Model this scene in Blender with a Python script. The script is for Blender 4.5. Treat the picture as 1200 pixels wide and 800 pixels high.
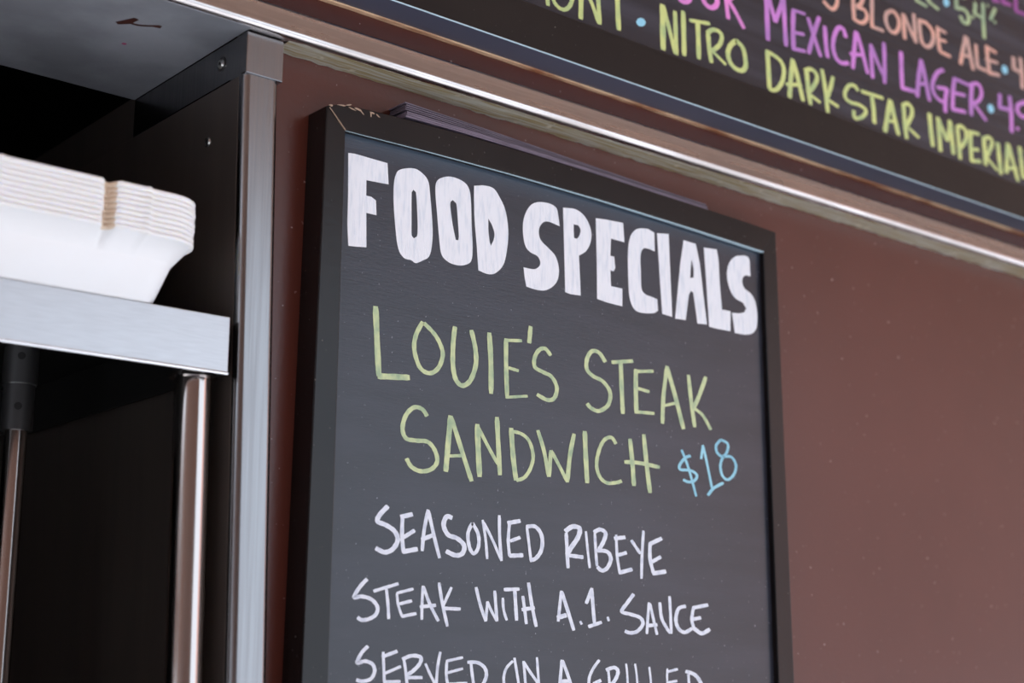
import bpy, bmesh, math, random
from mathutils import Matrix, Vector
from mathutils.geometry import tessellate_polygon
random.seed(4)
for o in list(bpy.data.objects):
    bpy.data.objects.remove(o)
C = bpy.context.scene.collection
S = bpy.context.scene

# ------------------------------------------------------------------ camera
cam_d = bpy.data.cameras.new('camera')
cam = bpy.data.objects.new('camera', cam_d)
C.objects.link(cam)
S.camera = cam
right = Vector((0.76595357, -0.64289325, 0.00184149))
up = Vector((-0.14344221, -0.16810584, 0.97527676))
back = Vector((-0.62668928, -0.74728086, -0.2209793))
cam.matrix_world = Matrix(((right.x, up.x, back.x, 0.0),
                           (right.y, up.y, back.y, -1.1),
                           (right.z, up.z, back.z, 0.0),
                           (0, 0, 0, 1)))
cam_d.lens = 54.0
cam_d.sensor_width = 36.0
cam_d.clip_start = 0.02
cam_d.dof.use_dof = True
cam_d.dof.focus_distance = 1.40
cam_d.dof.aperture_fstop = 4.0

# ------------------------------------------------------------------ sky, sun, exposure
W = bpy.data.worlds.new('sky')
S.world = W
W.use_nodes = True
bg = W.node_tree.nodes['Background']
bg.inputs[0].default_value = (0.76, 0.865, 1.0, 1)
bg.inputs[1].default_value = 1.75
sun_d = bpy.data.lights.new('sun', 'SUN')
sun_d.energy = 14.0
sun_d.angle = math.radians(0.6)
sun_d.color = (1.0, 0.98, 0.96)
sun = bpy.data.objects.new('sun', sun_d)
C.objects.link(sun)
sun.rotation_euler = (math.radians(46), 0, math.radians(-25))
S.view_settings.view_transform = 'Standard'
S.view_settings.look = 'None'
S.view_settings.gamma = 1
S.view_settings.use_curve_mapping = False
S.view_settings.exposure = 0.34
# ------------------------------------------------------------------ materials
def srgb(r, g, b):
    f = lambda c: (c / 255 / 12.92) if c / 255 <= 0.04045 else ((c / 255 + 0.055) / 1.055) ** 2.4
    return (f(r), f(g), f(b), 1)


def mat(name, col, rough=0.5, metal=0.0, col2=None, scale=(1, 1, 1), nscale=5.0, lo=0.4, hi=0.6,
        rough2=None, bump=0.0, bscale=60.0, coat=0.0, spec=0.5, specks=None, sscale=250.0, sthr=0.80, sss=0.0):
    """principled surface with a noise blend of two colours, grain bump and dust specks"""
    m = bpy.data.materials.new(name)
    m.use_nodes = True
    nt = m.node_tree
    N, L = nt.nodes, nt.links
    b = N['Principled BSDF']
    b.inputs['Base Color'].default_value = col
    b.inputs['Roughness'].default_value = rough
    b.inputs['Metallic'].default_value = metal
    b.inputs['Coat Weight'].default_value = coat
    b.inputs['Coat Roughness'].default_value = 0.15
    b.inputs['Specular IOR Level'].default_value = spec
    if sss:
        b.inputs['Subsurface Weight'].default_value = sss
        b.inputs['Subsurface Radius'].default_value = (0.01, 0.009, 0.007)
    tc = N.new('ShaderNodeTexCoord')
    mp = N.new('ShaderNodeMapping')
    mp.inputs['Scale'].default_value = scale
    L.new(tc.outputs['Object'], mp.inputs[0])
    no = N.new('ShaderNodeTexNoise')
    no.inputs['Scale'].default_value = nscale
    no.inputs['Detail'].default_value = 6
    L.new(mp.outputs[0], no.inputs['Vector'])
    mr = N.new('ShaderNodeMapRange')
    mr.inputs['From Min'].default_value = lo
    mr.inputs['From Max'].default_value = hi
    L.new(no.outputs['Fac'], mr.inputs['Value'])
    last = None
    if col2:
        mx = N.new('ShaderNodeMix')
        mx.data_type = 'RGBA'
        mx.inputs['A'].default_value = col
        mx.inputs['B'].default_value = col2
        L.new(mr.outputs[0], mx.inputs['Factor'])
        last = mx.outputs['Result']
    if specks:
        sn = N.new('ShaderNodeTexNoise')
        sn.inputs['Scale'].default_value = sscale
        sn.inputs['Detail'].default_value = 2
        L.new(tc.outputs['Object'], sn.inputs['Vector'])
        sr = N.new('ShaderNodeMapRange')
        sr.inputs['From Min'].default_value = sthr - 0.06
        sr.inputs['From Max'].default_value = sthr
        L.new(sn.outputs['Fac'], sr.inputs['Value'])
        m2 = N.new('ShaderNodeMix')
        m2.data_type = 'RGBA'
        m2.inputs['A'].default_value = col
        m2.inputs['B'].default_value = specks
        if last:
            L.new(last, m2.inputs['A'])
        L.new(sr.outputs[0], m2.inputs['Factor'])
        last = m2.outputs['Result']
    if last:
        L.new(last, b.inputs['Base Color'])
    if rough2 is not None:
        rr = N.new('ShaderNodeMapRange')
        rr.inputs['To Min'].default_value = rough
        rr.inputs['To Max'].default_value = rough2
        L.new(mr.outputs[0], rr.inputs['Value'])
        L.new(rr.outputs[0], b.inputs['Roughness'])
    if bump:
        bn = N.new('ShaderNodeTexNoise')
        bn.inputs['Scale'].default_value = bscale
        bn.inputs['Detail'].default_value = 4
        L.new(mp.outputs[0], bn.inputs['Vector'])
        bu = N.new('ShaderNodeBump')
        bu.inputs['Strength'].default_value = bump
        bu.inputs['Distance'].default_value = 0.001
        L.new(bn.outputs['Fac'], bu.inputs['Height'])
        L.new(bu.outputs[0], b.inputs['Normal'])
    return m


M = {}
M['foam_rim'] = mat('cream_foam_rim', srgb(253, 250, 246), 0.5, sss=0.7)
M['foam_groove'] = mat('tan_groove_foam', srgb(228, 206, 182), 0.6)  # tan colour for the groove faces of the rims
M['brown'] = mat('brown_wall_paint', srgb(84, 42, 33), 0.27, spec=0.5, col2=srgb(90, 46, 37), nscale=3, bump=0.15, bscale=180,
                 specks=srgb(150, 125, 120), sscale=170, sthr=0.76)
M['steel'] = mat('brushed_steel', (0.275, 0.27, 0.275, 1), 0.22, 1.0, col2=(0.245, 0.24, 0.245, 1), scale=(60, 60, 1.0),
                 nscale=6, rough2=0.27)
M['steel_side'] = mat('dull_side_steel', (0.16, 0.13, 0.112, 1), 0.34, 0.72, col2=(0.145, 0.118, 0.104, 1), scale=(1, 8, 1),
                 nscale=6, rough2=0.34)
M['steel_across'] = mat('brushed_steel_across', (0.50, 0.50, 0.515, 1), 0.32, 1.0, col2=(0.465, 0.465, 0.48, 1),
                        scale=(8, 60, 250), nscale=6, rough2=0.35)
M['steel_trim'] = mat('worn_trim_steel', (0.64, 0.61, 0.60, 1), 0.2, 1.0, col2=(0.50, 0.46, 0.44, 1), scale=(2, 20, 30),
                      nscale=4, rough2=0.36, bump=0.15, bscale=10)
M['soffit'] = mat('dull_soffit_steel', (0.37, 0.385, 0.42, 1), 0.5, 0.3, col2=(0.25, 0.26, 0.285, 1), nscale=9,
                  rough2=0.6, bump=0.3, bscale=120)
M['channel_under'] = mat('reflection_tinted_metal', srgb(188, 186, 172), 0.28, 0.35, col2=srgb(160, 144, 104), scale=(3, 60, 60), nscale=6,
                 bump=0.4, bscale=20, specks=srgb(205, 198, 176), sscale=60, sthr=0.70)
M['black'] = mat('black_painted_frame', srgb(22, 18, 18), 0.30, spec=0.35, col2=srgb(26, 22, 21), nscale=14, bump=0.15, bscale=90,
                 specks=srgb(120, 115, 110), sscale=300, sthr=0.79)
M['blackgloss'] = mat('satin_black_frame', srgb(20, 17, 18), 0.22, spec=0.32, col2=srgb(26, 22, 22), nscale=12, bump=0.15, bscale=80,
                      specks=srgb(110, 105, 100), sscale=260, sthr=0.79)
M['slate'] = mat('chalkboard_surface', srgb(43, 44, 52), 0.27, col2=srgb(52, 53, 63), scale=(1.5, 1, 10), nscale=3.5,
                 lo=0.35, hi=0.7, bump=0.12, bscale=70, specks=srgb(130, 130, 140), sscale=330, sthr=0.78)
M['slate_menu'] = mat('menu_board_surface', srgb(42, 42, 50), 0.27, col2=srgb(64, 66, 77), scale=(0.5, 1, 16), nscale=2.2,
                      lo=0.42, hi=0.68, bump=0.12, bscale=70)
M['underside'] = mat('blue_grey_underside_reflection', srgb(66, 70, 86), 0.3, col2=srgb(78, 80, 96), nscale=3)
nt = M['slate'].node_tree                      # bluish band at the chalkboard top, the rail's reflection put into the colour
N_, L_ = nt.nodes, nt.links
bs = N_['Principled BSDF']
src = bs.inputs['Base Color'].links[0].from_socket
tc = N_.new('ShaderNodeTexCoord')
sx = N_.new('ShaderNodeSeparateXYZ')
L_.new(tc.outputs['Object'], sx.inputs[0])
nz = N_.new('ShaderNodeTexNoise')
nz.inputs['Scale'].default_value = 14
L_.new(tc.outputs['Object'], nz.inputs['Vector'])
ma = N_.new('ShaderNodeMath')
ma.operation = 'MULTIPLY_ADD'
ma.inputs[1].default_value = 0.012
L_.new(nz.outputs['Fac'], ma.inputs[0])
L_.new(sx.outputs['Z'], ma.inputs[2])
mr = N_.new('ShaderNodeMapRange')
mr.inputs['From Min'].default_value = 0.464
mr.inputs['From Max'].default_value = 0.484
mr.inputs['To Max'].default_value = 0.8
L_.new(ma.outputs[0], mr.inputs['Value'])
mx = N_.new('ShaderNodeMix')
mx.data_type = 'RGBA'
mx.inputs['B'].default_value = srgb(62, 76, 90)
L_.new(src, mx.inputs['A'])
L_.new(mr.outputs[0], mx.inputs['Factor'])
L_.new(mx.outputs['Result'], bs.inputs['Base Color'])
M['wood'] = mat('raw_pale_wood', srgb(240, 200, 160), 0.5, col2=srgb(170, 112, 76), scale=(3, 10, 10), nscale=5, lo=0.45, hi=0.62)
M['chip'] = mat('bare_chipped_wood', srgb(176, 148, 126), 0.7)
M['white_word'] = mat('white_board_paint', srgb(242, 244, 249), 0.45, col2=srgb(210, 219, 230), scale=(90, 1, 14), nscale=3,
                      lo=0.48, hi=0.8, bump=0.4, bscale=9)
M['whitechalk'] = mat('white_marker', srgb(232, 236, 246), 0.5, col2=srgb(190, 198, 216), scale=(20, 1, 20), nscale=7, lo=0.45, hi=0.8)
M['green'] = mat('pale_green_marker', srgb(208, 218, 166), 0.5, col2=srgb(156, 180, 144), scale=(20, 1, 14), nscale=6, lo=0.4, hi=0.7)
M['blue'] = mat('light_blue_marker', srgb(160, 218, 234), 0.5, col2=srgb(140, 200, 220), nscale=40)
M['greenchalk'] = mat('yellow_green_marker', srgb(216, 224, 142), 0.5, col2=srgb(176, 198, 136), scale=(14, 1, 10), nscale=5, lo=0.42, hi=0.7)
M['palechalk'] = mat('pale_green_chalk', srgb(188, 208, 154), 0.5, col2=srgb(160, 184, 146), nscale=30)
M['bluechalk'] = mat('sky_blue_marker', srgb(156, 218, 240), 0.5)
M['pinkchalk'] = mat('pink_marker', srgb(246, 146, 224), 0.5, col2=srgb(224, 140, 210), nscale=20)
M['purplechalk'] = mat('purple_marker', srgb(220, 140, 222), 0.5, col2=srgb(186, 128, 200), nscale=20)
M['orangechalk'] = mat('salmon_orange_marker', srgb(238, 180, 160), 0.5, col2=srgb(212, 172, 160), nscale=20)
M['violetchalk'] = mat('violet_marker', srgb(166, 84, 160), 0.5)
M['foam'] = mat('white_foam', srgb(252, 252, 252), 0.5, col2=srgb(250, 249, 248), nscale=10)
M['sheet'] = mat('dark_purple_card', srgb(88, 78, 90), 0.4, col2=srgb(104, 94, 106), scale=(3, 30, 60), nscale=10)
M['rust'] = mat('rust_brown_marker', srgb(60, 26, 18), 0.6)
M['pink'] = mat('pink_spot', srgb(170, 70, 110), 0.5)
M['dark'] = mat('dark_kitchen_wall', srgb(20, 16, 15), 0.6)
M['tube'] = mat('tube_steel', (0.52, 0.46, 0.43, 1), 0.14, 1.0, col2=(0.5, 0.46, 0.44, 1), scale=(60, 60, 1), nscale=5, rough2=0.2)
M['collar'] = mat('grey_cast_collar', srgb(90, 88, 88), 0.45, 0.8)
M['glint'] = mat('painted_edge_glint', srgb(176, 200, 210), 0.3)
M['underpan'] = mat('shaded_shelf_underside', srgb(40, 38, 37), 0.5, 0.6)  # shade under the shelf put into the colour
M['lip'] = mat('polished_lip', (0.85, 0.85, 0.87, 1), 0.25, 1.0)
M['sheet_low'] = mat('mauve_grey_card', srgb(122, 110, 126), 0.4, col2=srgb(98, 88, 102), scale=(3, 30, 60), nscale=10)
M['screw'] = mat('screw_steel', (0.5, 0.5, 0.48, 1), 0.3, 1.0)
M['concrete'] = mat('pavement', srgb(168, 172, 180), 0.8, col2=srgb(154, 158, 166), nscale=2)
M['awning'] = mat('added_awning_underside', srgb(188, 152, 130), 0.8, col2=srgb(174, 140, 120), nscale=2)
M['warm_reflector'] = mat('warm_reflected_wall', srgb(226, 176, 160), 0.8, col2=srgb(214, 164, 148), nscale=1)
M['brown_reflector'] = mat('brown_reflected_wall', srgb(120, 86, 70), 0.8, col2=srgb(104, 74, 60), nscale=1)
M['counter'] = mat('counter_steel', (0.4, 0.4, 0.4, 1), 0.35, 1.0)


# ------------------------------------------------------------------ helpers
def link(name, me, m, parent=None):
    o = bpy.data.objects.new(name, me)
    C.objects.link(o)
    if m is not None:
        me.materials.append(m)
    if parent is not None:
        o.parent = parent
        o.matrix_parent_inverse = Matrix.Translation(-parent.location)
    return o


def mesh(name, vs, fs, m, parent=None, smooth=False):
    me = bpy.data.meshes.new(name)
    me.from_pydata([tuple(v) for v in vs], [], fs)
    bm = bmesh.new()
    bm.from_mesh(me)
    bmesh.ops.recalc_face_normals(bm, faces=bm.faces)
    bm.to_mesh(me)
    bm.free()
    if smooth:
        me.shade_smooth()
    me.update()
    return link(name, me, m, parent)


def box(name, x0, x1, y0, y1, z0, z1, m, parent=None, bev=0.0, seg=2):
    bm = bmesh.new()
    bmesh.ops.create_cube(bm, size=1)
    for v in bm.verts:
        v.co = Vector((x0 + (v.co.x + .5) * (x1 - x0), y0 + (v.co.y + .5) * (y1 - y0), z0 + (v.co.z + .5) * (z1 - z0)))
    if bev:
        bmesh.ops.bevel(bm, geom=bm.edges[:], offset=bev, segments=seg, affect='EDGES', profile=0.5)
    me = bpy.data.meshes.new(name)
    bm.to_mesh(me)
    bm.free()
    return link(name, me, m, parent)


def hull8(name, f, b, m, parent=None, bev=0.0):
    """solid between a front quad and a back quad given corner by corner"""
    bm = bmesh.new()
    a = [bm.verts.new(p) for p in f]
    c = [bm.verts.new(p) for p in b]
    bm.faces.new(a)
    bm.faces.new(c[::-1])
    for i in range(len(a)):
        j = (i + 1) % len(a)
        bm.faces.new((a[i], c[i], c[j], a[j]))
    bmesh.ops.recalc_face_normals(bm, faces=bm.faces)
    if bev:
        bmesh.ops.bevel(bm, geom=[e for e in bm.edges], offset=bev, segments=2, affect='EDGES', profile=0.5)
    me = bpy.data.meshes.new(name)
    bm.to_mesh(me)
    bm.free()
    return link(name, me, m, parent)


def sweep_x(name, prof, xs, m, parent=None, smooth=True):
    """closed (y,z) profile swept along x"""
    vs, fs = [], []
    n = len(prof)
    for x in xs:
        vs += [(x, y, z) for y, z in prof]
    for k in range(len(xs) - 1):
        for i in range(n):
            j = (i + 1) % n
            fs.append((k * n + i, k * n + j, (k + 1) * n + j, (k + 1) * n + i))
    fs.append(tuple(range(n)))
    fs.append(tuple(range((len(xs) - 1) * n, len(xs) * n)))
    return mesh(name, vs, fs, m, parent)


def tube(name, p0, p1, r, m, parent=None, n=40, r1=None):
    p0, p1 = Vector(p0), Vector(p1)
    ax = (p1 - p0).normalized()
    u = ax.orthogonal().normalized()
    w = ax.cross(u)
    r1 = r if r1 is None else r1
    vs, fs = [], []
    for p, q in ((p0, r), (p1, r1)):
        for i in range(n):
            a = 2 * math.pi * i / n
            vs.append(p + u * math.cos(a) * q + w * math.sin(a) * q)
    for i in range(n):
        j = (i + 1) % n
        fs.append((i, j, n + j, n + i))
    fs += [tuple(range(n)), tuple(range(n, 2 * n))]
    o = mesh(name, vs, fs, m, parent)
    for p in o.data.polygons:
        p.use_smooth = len(p.vertices) == 4
    for e in o.data.edges:
        if (e.vertices[0] < n) == (e.vertices[1] < n):
            e.use_edge_sharp = True
    return o


def empty(name, loc):
    o = bpy.data.objects.new(name, None)
    o.location = loc
    o.empty_display_size = 0.05
    C.objects.link(o)
    return o


def tag(o, label, cat, group=None):
    o['label'] = label
    o['category'] = cat
    if group:
        o['group'] = group
    return o


def struct(o, label=None):
    o['kind'] = 'structure'
    if label:
        o['label'] = label
    return o


# ------------------------------------------------------------------ setting
GZ = -1.45
struct(box('floor', -9, 12, -14, 6, GZ - 0.1, GZ, M['concrete']), 'grey concrete pavement in front of the counter')

# brown outer wall: the part right of the serving opening, above it and left of it are one wall
def wall_mesh():
    vs, fs = [], []
    for (x0, x1, z0, z1) in ((0.636, 8.0, GZ, 2.4), (-0.9, 0.636, 0.572, 2.4), (-4.0, -0.9, GZ, 2.4), (-0.9, 0.636, GZ, -0.35)):
        k = len(vs)
        vs += [(x, y, z) for x in (x0, x1) for y in (0, 0.1) for z in (z0, z1)]
        fs += [tuple(k + i for i in f) for f in ((0, 4, 5, 1), (2, 3, 7, 6), (0, 1, 3, 2), (4, 6, 7, 5), (1, 5, 7, 3), (0, 2, 6, 4))]
    return vs, fs


struct(mesh('wall_front', *wall_mesh(), M['brown']), 'glossy dark brown painted wall behind the boards')
# the kitchen behind the serving opening
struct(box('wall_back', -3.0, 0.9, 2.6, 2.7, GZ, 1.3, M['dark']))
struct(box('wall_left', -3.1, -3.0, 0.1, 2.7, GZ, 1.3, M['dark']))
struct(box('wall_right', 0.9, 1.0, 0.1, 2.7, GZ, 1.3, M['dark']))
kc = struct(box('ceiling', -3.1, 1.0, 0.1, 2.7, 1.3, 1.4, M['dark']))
# unseen awning in front of the wall, added to shape reflections and sky light
AW = box('added_awning', -4.0, 16.0, -3.7, 0.0, 1.75, 1.80, M['awning'])
struct(AW, 'unseen brown canopy added to darken reflections')

# unseen walls across the street, added to tint reflections and cut sky light
struct(box('wall_reflected', 14.6, 60, -13, -12, GZ, 9.0, M['warm_reflector']), 'unseen wall across the street, added for warm reflections')
struct(box('wall_reflected', -30, 2.6, -10, -9, GZ, 4.2, M['brown_reflector']), 'unseen low wall across the street, added for brown reflections')
struct(box('wall_reflected', -31, -30, -10, 0, GZ, 4.2, M['brown_reflector']), 'unseen side wall, added for brown reflections')

# stainless header channel along the wall
r = 0.0062
zb, zt, yf = 0.5490, 0.5757, -0.030
prof = [(0.0, zt + 0.002), (yf + 0.004, zt), (yf + 0.001, zt - 0.0012), (yf, zt - 0.004)]
prof += [(yf, zb + r + 0.002)]
for i in range(0, 9):
    a = math.pi + i * (math.pi / 2) / 8
    prof.append((yf + r - 0.0012 + r * math.cos(a), zb + r + r * math.sin(a)))
prof += [(-0.012, zb + 0.0008), (0.0, zb + 0.0008)]
trim = sweep_x('trim_1', prof, [-0.9, 0.5, 1.2, 1.7, 2.4, 4.0], M['steel_trim'])
struct(trim, 'worn stainless steel channel running along the wall above the chalkboard')
for p in trim.data.polygons:
    p.use_smooth = True
for e in trim.data.edges:
    a_, c_ = (trim.data.vertices[i].co for i in e.vertices)
    if abs(a_.x - c_.x) < 1e-6 and (a_.x < -0.8 or a_.x > 3.9):
        e.use_edge_sharp = True
# underside strip of the channel, its olive reflections put into the colour
vs, fs = [], []
N_ = 260
for k in range(N_):
    x = 0.650 + k * (3.0 - 0.650) / (N_ - 1)
    q = 0.5 + 0.5 * math.sin(k * 0.9) * math.sin(k * 0.37)
    d = 0.0262 + 0.0008 * q + random.uniform(-0.001, 0.001)
    h = 0.0012 + 0.0008 * random.random()
    vs += [(x, -d, zb + 0.0007), (x, -d * 0.8, zb - h * 0.3), (x, -0.004, zb - h), (x, -0.0003, zb - h - 0.0012 * random.random())]
for k in range(N_ - 1):
    for i in range(3):
        fs.append((k * 4 + i, k * 4 + i + 1, k * 4 + 5 + i, k * 4 + 4 + i))
mesh('channel_underside', vs, fs, M['channel_under'], trim, smooth=True)

# underside of the header over the opening
sof = struct(box('trim_2', -0.9, 0.6106, -0.0262, 0.19, 0.5486, 0.5700, M['soffit']), 'dull grey steel underside of the header over the opening')
def ribbon_xy(name, pts, z, m, parent):
    vs, fs = [], []
    for i, (x, y, w) in enumerate(pts):
        a = pts[max(i - 1, 0)]
        b = pts[min(i + 1, len(pts) - 1)]
        d = Vector((b[0] - a[0], b[1] - a[1])).normalized()
        n = Vector((-d.y, d.x)) * w / 2
        vs += [(x + n.x, y + n.y, z), (x - n.x, y - n.y, z)]
    for i in range(len(pts) - 1):
        fs.append((2 * i, 2 * i + 1, 2 * i + 3, 2 * i + 2))
    return mesh(name, vs, fs, m, parent)


def at_soffit(x, z_ratio_y):      # point on the soffit from its x/distance and z/distance ratios
    d = 0.5486 / z_ratio_y
    return x * d, d - 1.1


ax, ay = at_soffit(0.4643, 0.4853)
bx, by = at_soffit(0.4901, 0.4874)
mk = []
for t in [i / 8 for i in range(9)]:
    mk.append((ax + (bx - ax) * t, ay + (by - ay) * t + 0.003 * math.sin(t * 5), 0.0034 + (0.002 if t > 0.8 else 0)))
s1 = ribbon_xy('marker_scribble', mk, 0.5484, M['rust'], sof)
s1['label'] = 'short dark brown marker stroke'
s2 = ribbon_xy('marker_scribble', [(ax - 0.006, ay + 0.009, 0.005), (ax, ay + 0.001, 0.0085), (ax + 0.003, ay - 0.010, 0.005)], 0.54835, M['rust'], sof)
px_, py_ = at_soffit(0.4620, 0.4670)
s3 = ribbon_xy('pink_spot', [(px_, py_ - 0.002, 0.003), (px_ + 0.0005, py_, 0.0042), (px_, py_ + 0.002, 0.003)], 0.5484, M['pink'], sof)
s3['label'] = 'small pink spot'

# stainless jamb at the right side of the opening
jamb = empty('steel_jamb', (0.632, 0.0, GZ))
tag(jamb, 'tall stainless steel jamb post between the dark opening and the brown wall', 'post')
LEAN = 0.0205          # the jamb leans: metres of x per metre of height
def jx(x, z):
    return x + (0.47 - z) * LEAN


def leaning(name, x0, x1, y0, y1, z0, z1, m, parent, bev):
    o = box(name, x0, x1, y0, y1, z0, z1, m, parent, bev, 3)
    o.data.shade_smooth()
    o.modifiers.new('flat_faces', 'WEIGHTED_NORMAL').weight = 100
    for v in o.data.vertices:
        v.co.x = jx(v.co.x, v.co.z)
    return o


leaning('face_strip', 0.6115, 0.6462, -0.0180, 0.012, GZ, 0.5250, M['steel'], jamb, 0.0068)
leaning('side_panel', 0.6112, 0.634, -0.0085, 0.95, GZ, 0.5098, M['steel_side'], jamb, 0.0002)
cap = box('cap', 0.6108, 0.6474, -0.0195, 0.19, 0.5105, 0.5483, M['steel'], jamb, 0.0010)
cap['label'] = 'square steel cap under the header'
box('rail', 0.6116, 0.634, 0.19, 0.95, 0.5105, 0.553, M['steel_side'], jamb, 0.0008)
box('rail', 0.6164, 0.634, 0.02, 0.95, 0.2205, 0.2245, M['steel_side'], jamb, 0.0008)
for (y, z) in ((0.0226, 0.531), (0.042, 0.465)):
    x = 0.6108 if z > 0.51 else jx(0.6120, z)
    sc = tube('screw', (x + 0.001, y, z), (x - 0.0022, y, z), 0.0052, M['screw'], jamb, 20, 0.0036)
    tube('recess', (x - 0.0018, y, z), (x - 0.0026, y, z), 0.0017, M['dark'], sc, 6)
    tube('washer', (x + 0.001, y, z), (x - 0.0006, y, z), 0.0066, M['collar'], sc, 20)

# ------------------------------------------------------------------ shelf on tubes
shelf = empty('steel_shelf', (0.2, 0.18, -0.35))
tag(shelf, 'stainless steel shelf on round tube legs carrying the white foam trays', 'shelf')
SY = -0.019
st, sb = 0.2958, 0.2487
# pan shelf: deck, rolled front edge, end face
box('deck', -0.55, 0.6065, SY + 0.001, 0.40, st - 0.0018, st - 0.0002, M['underpan'], shelf)
o = box('front_edge', -0.55, 0.6065, SY, SY + 0.0016, sb, st, M['steel_across'], shelf, 0.0006)
tube('front_lip', (-0.55, SY + 0.0006, sb + 0.0002), (0.6062, SY + 0.0006, sb + 0.0002), 0.0016, M['lip'], shelf, 16)
box('end_plate', 0.6050, 0.6066, SY + 0.001, 0.40, sb, st - 0.0005, M['underpan'], shelf)
box('rear_edge', -0.55, 0.6065, 0.3985, 0.40, sb, st, M['underpan'], shelf)
for lx, ly in ((0.5915, 0.011), (-0.50, 0.011)):
    lg = tube('leg', (lx + 0.0105, ly, -0.35), (lx, ly, sb + 0.0004), 0.0150, M['tube'], shelf)
    tube('flange', (lx, ly, sb - 0.0012), (lx, ly, sb + 0.002), 0.0195, M['tube'], lg)
for lx, ly in ((0.5226, 0.20), (-0.43, 0.20)):
    lg = tube('leg', (lx, ly, -0.35), (lx, ly, 0.2945), 0.0097, M['tube'], shelf)
    tube('collar', (lx, ly, 0.2205), (lx, ly, 0.2625), 0.0138, M['collar'], lg)
    tube('collar', (lx, ly, 0.2618), (lx, ly, 0.2945), 0.0152, M['collar'], lg)
    tube('ring', (lx, ly, 0.2606), (lx, ly, 0.2622), 0.0145, M['screw'], lg)
    for z, r_ in ((0.2405, 0.0138), (0.285, 0.0152)):
        tube('bolt_hole', (lx - 0.371 * (r_ - 0.0006), ly - 0.929 * (r_ - 0.0006), z),
             (lx - 0.371 * (r_ + 0.0003), ly - 0.929 * (r_ + 0.0003), z), 0.0034, M['dark'], lg, 16)

# counter below the opening, its unseen ledge added to block ground light
struct(box('trim_3', -0.9, 0.60, -0.45, 0.9, -0.385, -0.350, M['dark']), 'unseen counter ledge under the opening, added to block ground light')

# ------------------------------------------------------------------ nested foam trays
def rrect(x0, x1, y0, y1, r, k=7):
    """rounded rectangle, counter clockwise, with extra points on the long sides"""
    pts = []
    for cx, cy, a0 in ((x1 - r, y0 + r, -90), (x1 - r, y1 - r, 0), (x0 + r, y1 - r, 90), (x0 + r, y0 + r, 180)):
        for i in range(k):
            a = math.radians(a0 + 90 * i / (k - 1))
            pts.append((cx + r * math.cos(a), cy + r * math.sin(a)))
    # extra points along the front side, left to right
    xa, xb = x0 + r, x1 - r
    n = 90
    for i in range(1, n):
        pts.append((xa + (xb - xa) * i / n, y0))
    return pts


GX, RX = (0.4845, 0.300), (0.5158, 0.3990, 0.3300)     # hinge grooves, moulded ridges along the front
def front_mod(x, y, y0):
    """depth of the front side at x: recessed hinge grooves, raised ridges"""
    if abs(y - y0) > 1e-6:
        return 0.0
    d = 0.0
    for g in GX:
        t = abs(x - g)
        if t < 0.0052:
            d += 0.0080 * min(1.0, (0.0052 - t) / 0.0022)
    for g in RX:
        t = abs(x - g)
        if t < 0.0028:
            d -= 0.0026 * (1 - t / 0.0028)
    return d


TX0, TX1, TY0, TY1 = 0.235, 0.5680, -0.046, 0.165
def make_tray():
    # section: (inset from the rim, height)
    sec = [(0.0300, 0.0000), (0.0262, 0.0012), (0.0150, 0.0315), (0.0140, 0.0330), (0.0030, 0.0468), (0.0003, 0.0473),
           (0.0, 0.0480), (0.0, 0.0503), (0.0006, 0.0508), (0.0020, 0.0508), (0.0032, 0.0502), (0.0045, 0.0486), (0.0150, 0.0350), (0.0285, 0.0034)]
    vs, fs = [], []
    rings = []
    for ins, h in sec:
        r = max(0.030 - ins * 0.6, 0.010)
        ring = rrect(TX0 + ins, TX1 - ins, TY0 + ins, TY1 - ins, r)
        k = len(vs)
        for x, y in ring:
            m_ = front_mod(x, y, TY0 + ins) if h > 0.043 else 0.0
            lift = 0.0007 if (h > 0.046 and GX[0] + 0.005 < x < RX[0] + 0.002 and abs(y - TY0 - ins) < 1e-6) else 0.0
            vs.append((x - TX0, y + m_ - TY0, h + lift))
        rings.append((k, len(ring)))
    n = rings[0][1]
    for a in range(len(rings) - 1):
        ka, kb = rings[a][0], rings[a + 1][0]
        for i in range(n):
            j = (i + 1) % n
            fs.append((ka + i, ka + j, kb + j, kb + i))
    fs.append(tuple(range(rings[0][0], rings[0][0] + n))[::-1])
    fs.append(tuple(range(rings[-1][0], rings[-1][0] + n)))
    me = bpy.data.meshes.new('foam_tray')
    me.from_pydata(vs, [], fs)
    bm = bmesh.new()
    bm.from_mesh(me)
    bmesh.ops.recalc_face_normals(bm, faces=bm.faces)
    bm.to_mesh(me)
    bm.free()
    me.shade_smooth()
    for k in ('foam', 'foam_rim', 'foam_groove'):
        me.materials.append(M[k])
    for p in me.polygons:
        c = p.center
        if c.z > 0.0455:
            p.material_index = 1
            if c.y < 0.02 and any(abs(c.x + TX0 - g) < 0.0042 for g in GX):
                p.material_index = 2
    return me


tray_me = make_tray()
ORD = ['bottom', 'second', 'third', 'fourth', 'fifth', 'sixth', 'seventh', 'eighth', 'ninth']
NT = 9
for i in range(NT):
    o = bpy.data.objects.new('foam_tray', tray_me)
    C.objects.link(o)
    o.location = (TX0 + random.uniform(-.0006, .0006) * (i > 0), TY0 + random.uniform(-.0005, .0005), st - 0.0001 + i * 0.0042)
    lab = 'white foam takeout tray resting on the steel shelf, bottom of the stack' if i == 0 else (
        'white foam takeout tray, topmost of the nested stack' if i == NT - 1 else
        'white foam takeout tray, %s from the bottom of the nested stack' % ORD[i])
    tag(o, lab, 'tray', 'nested foam trays on the steel shelf')

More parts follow.
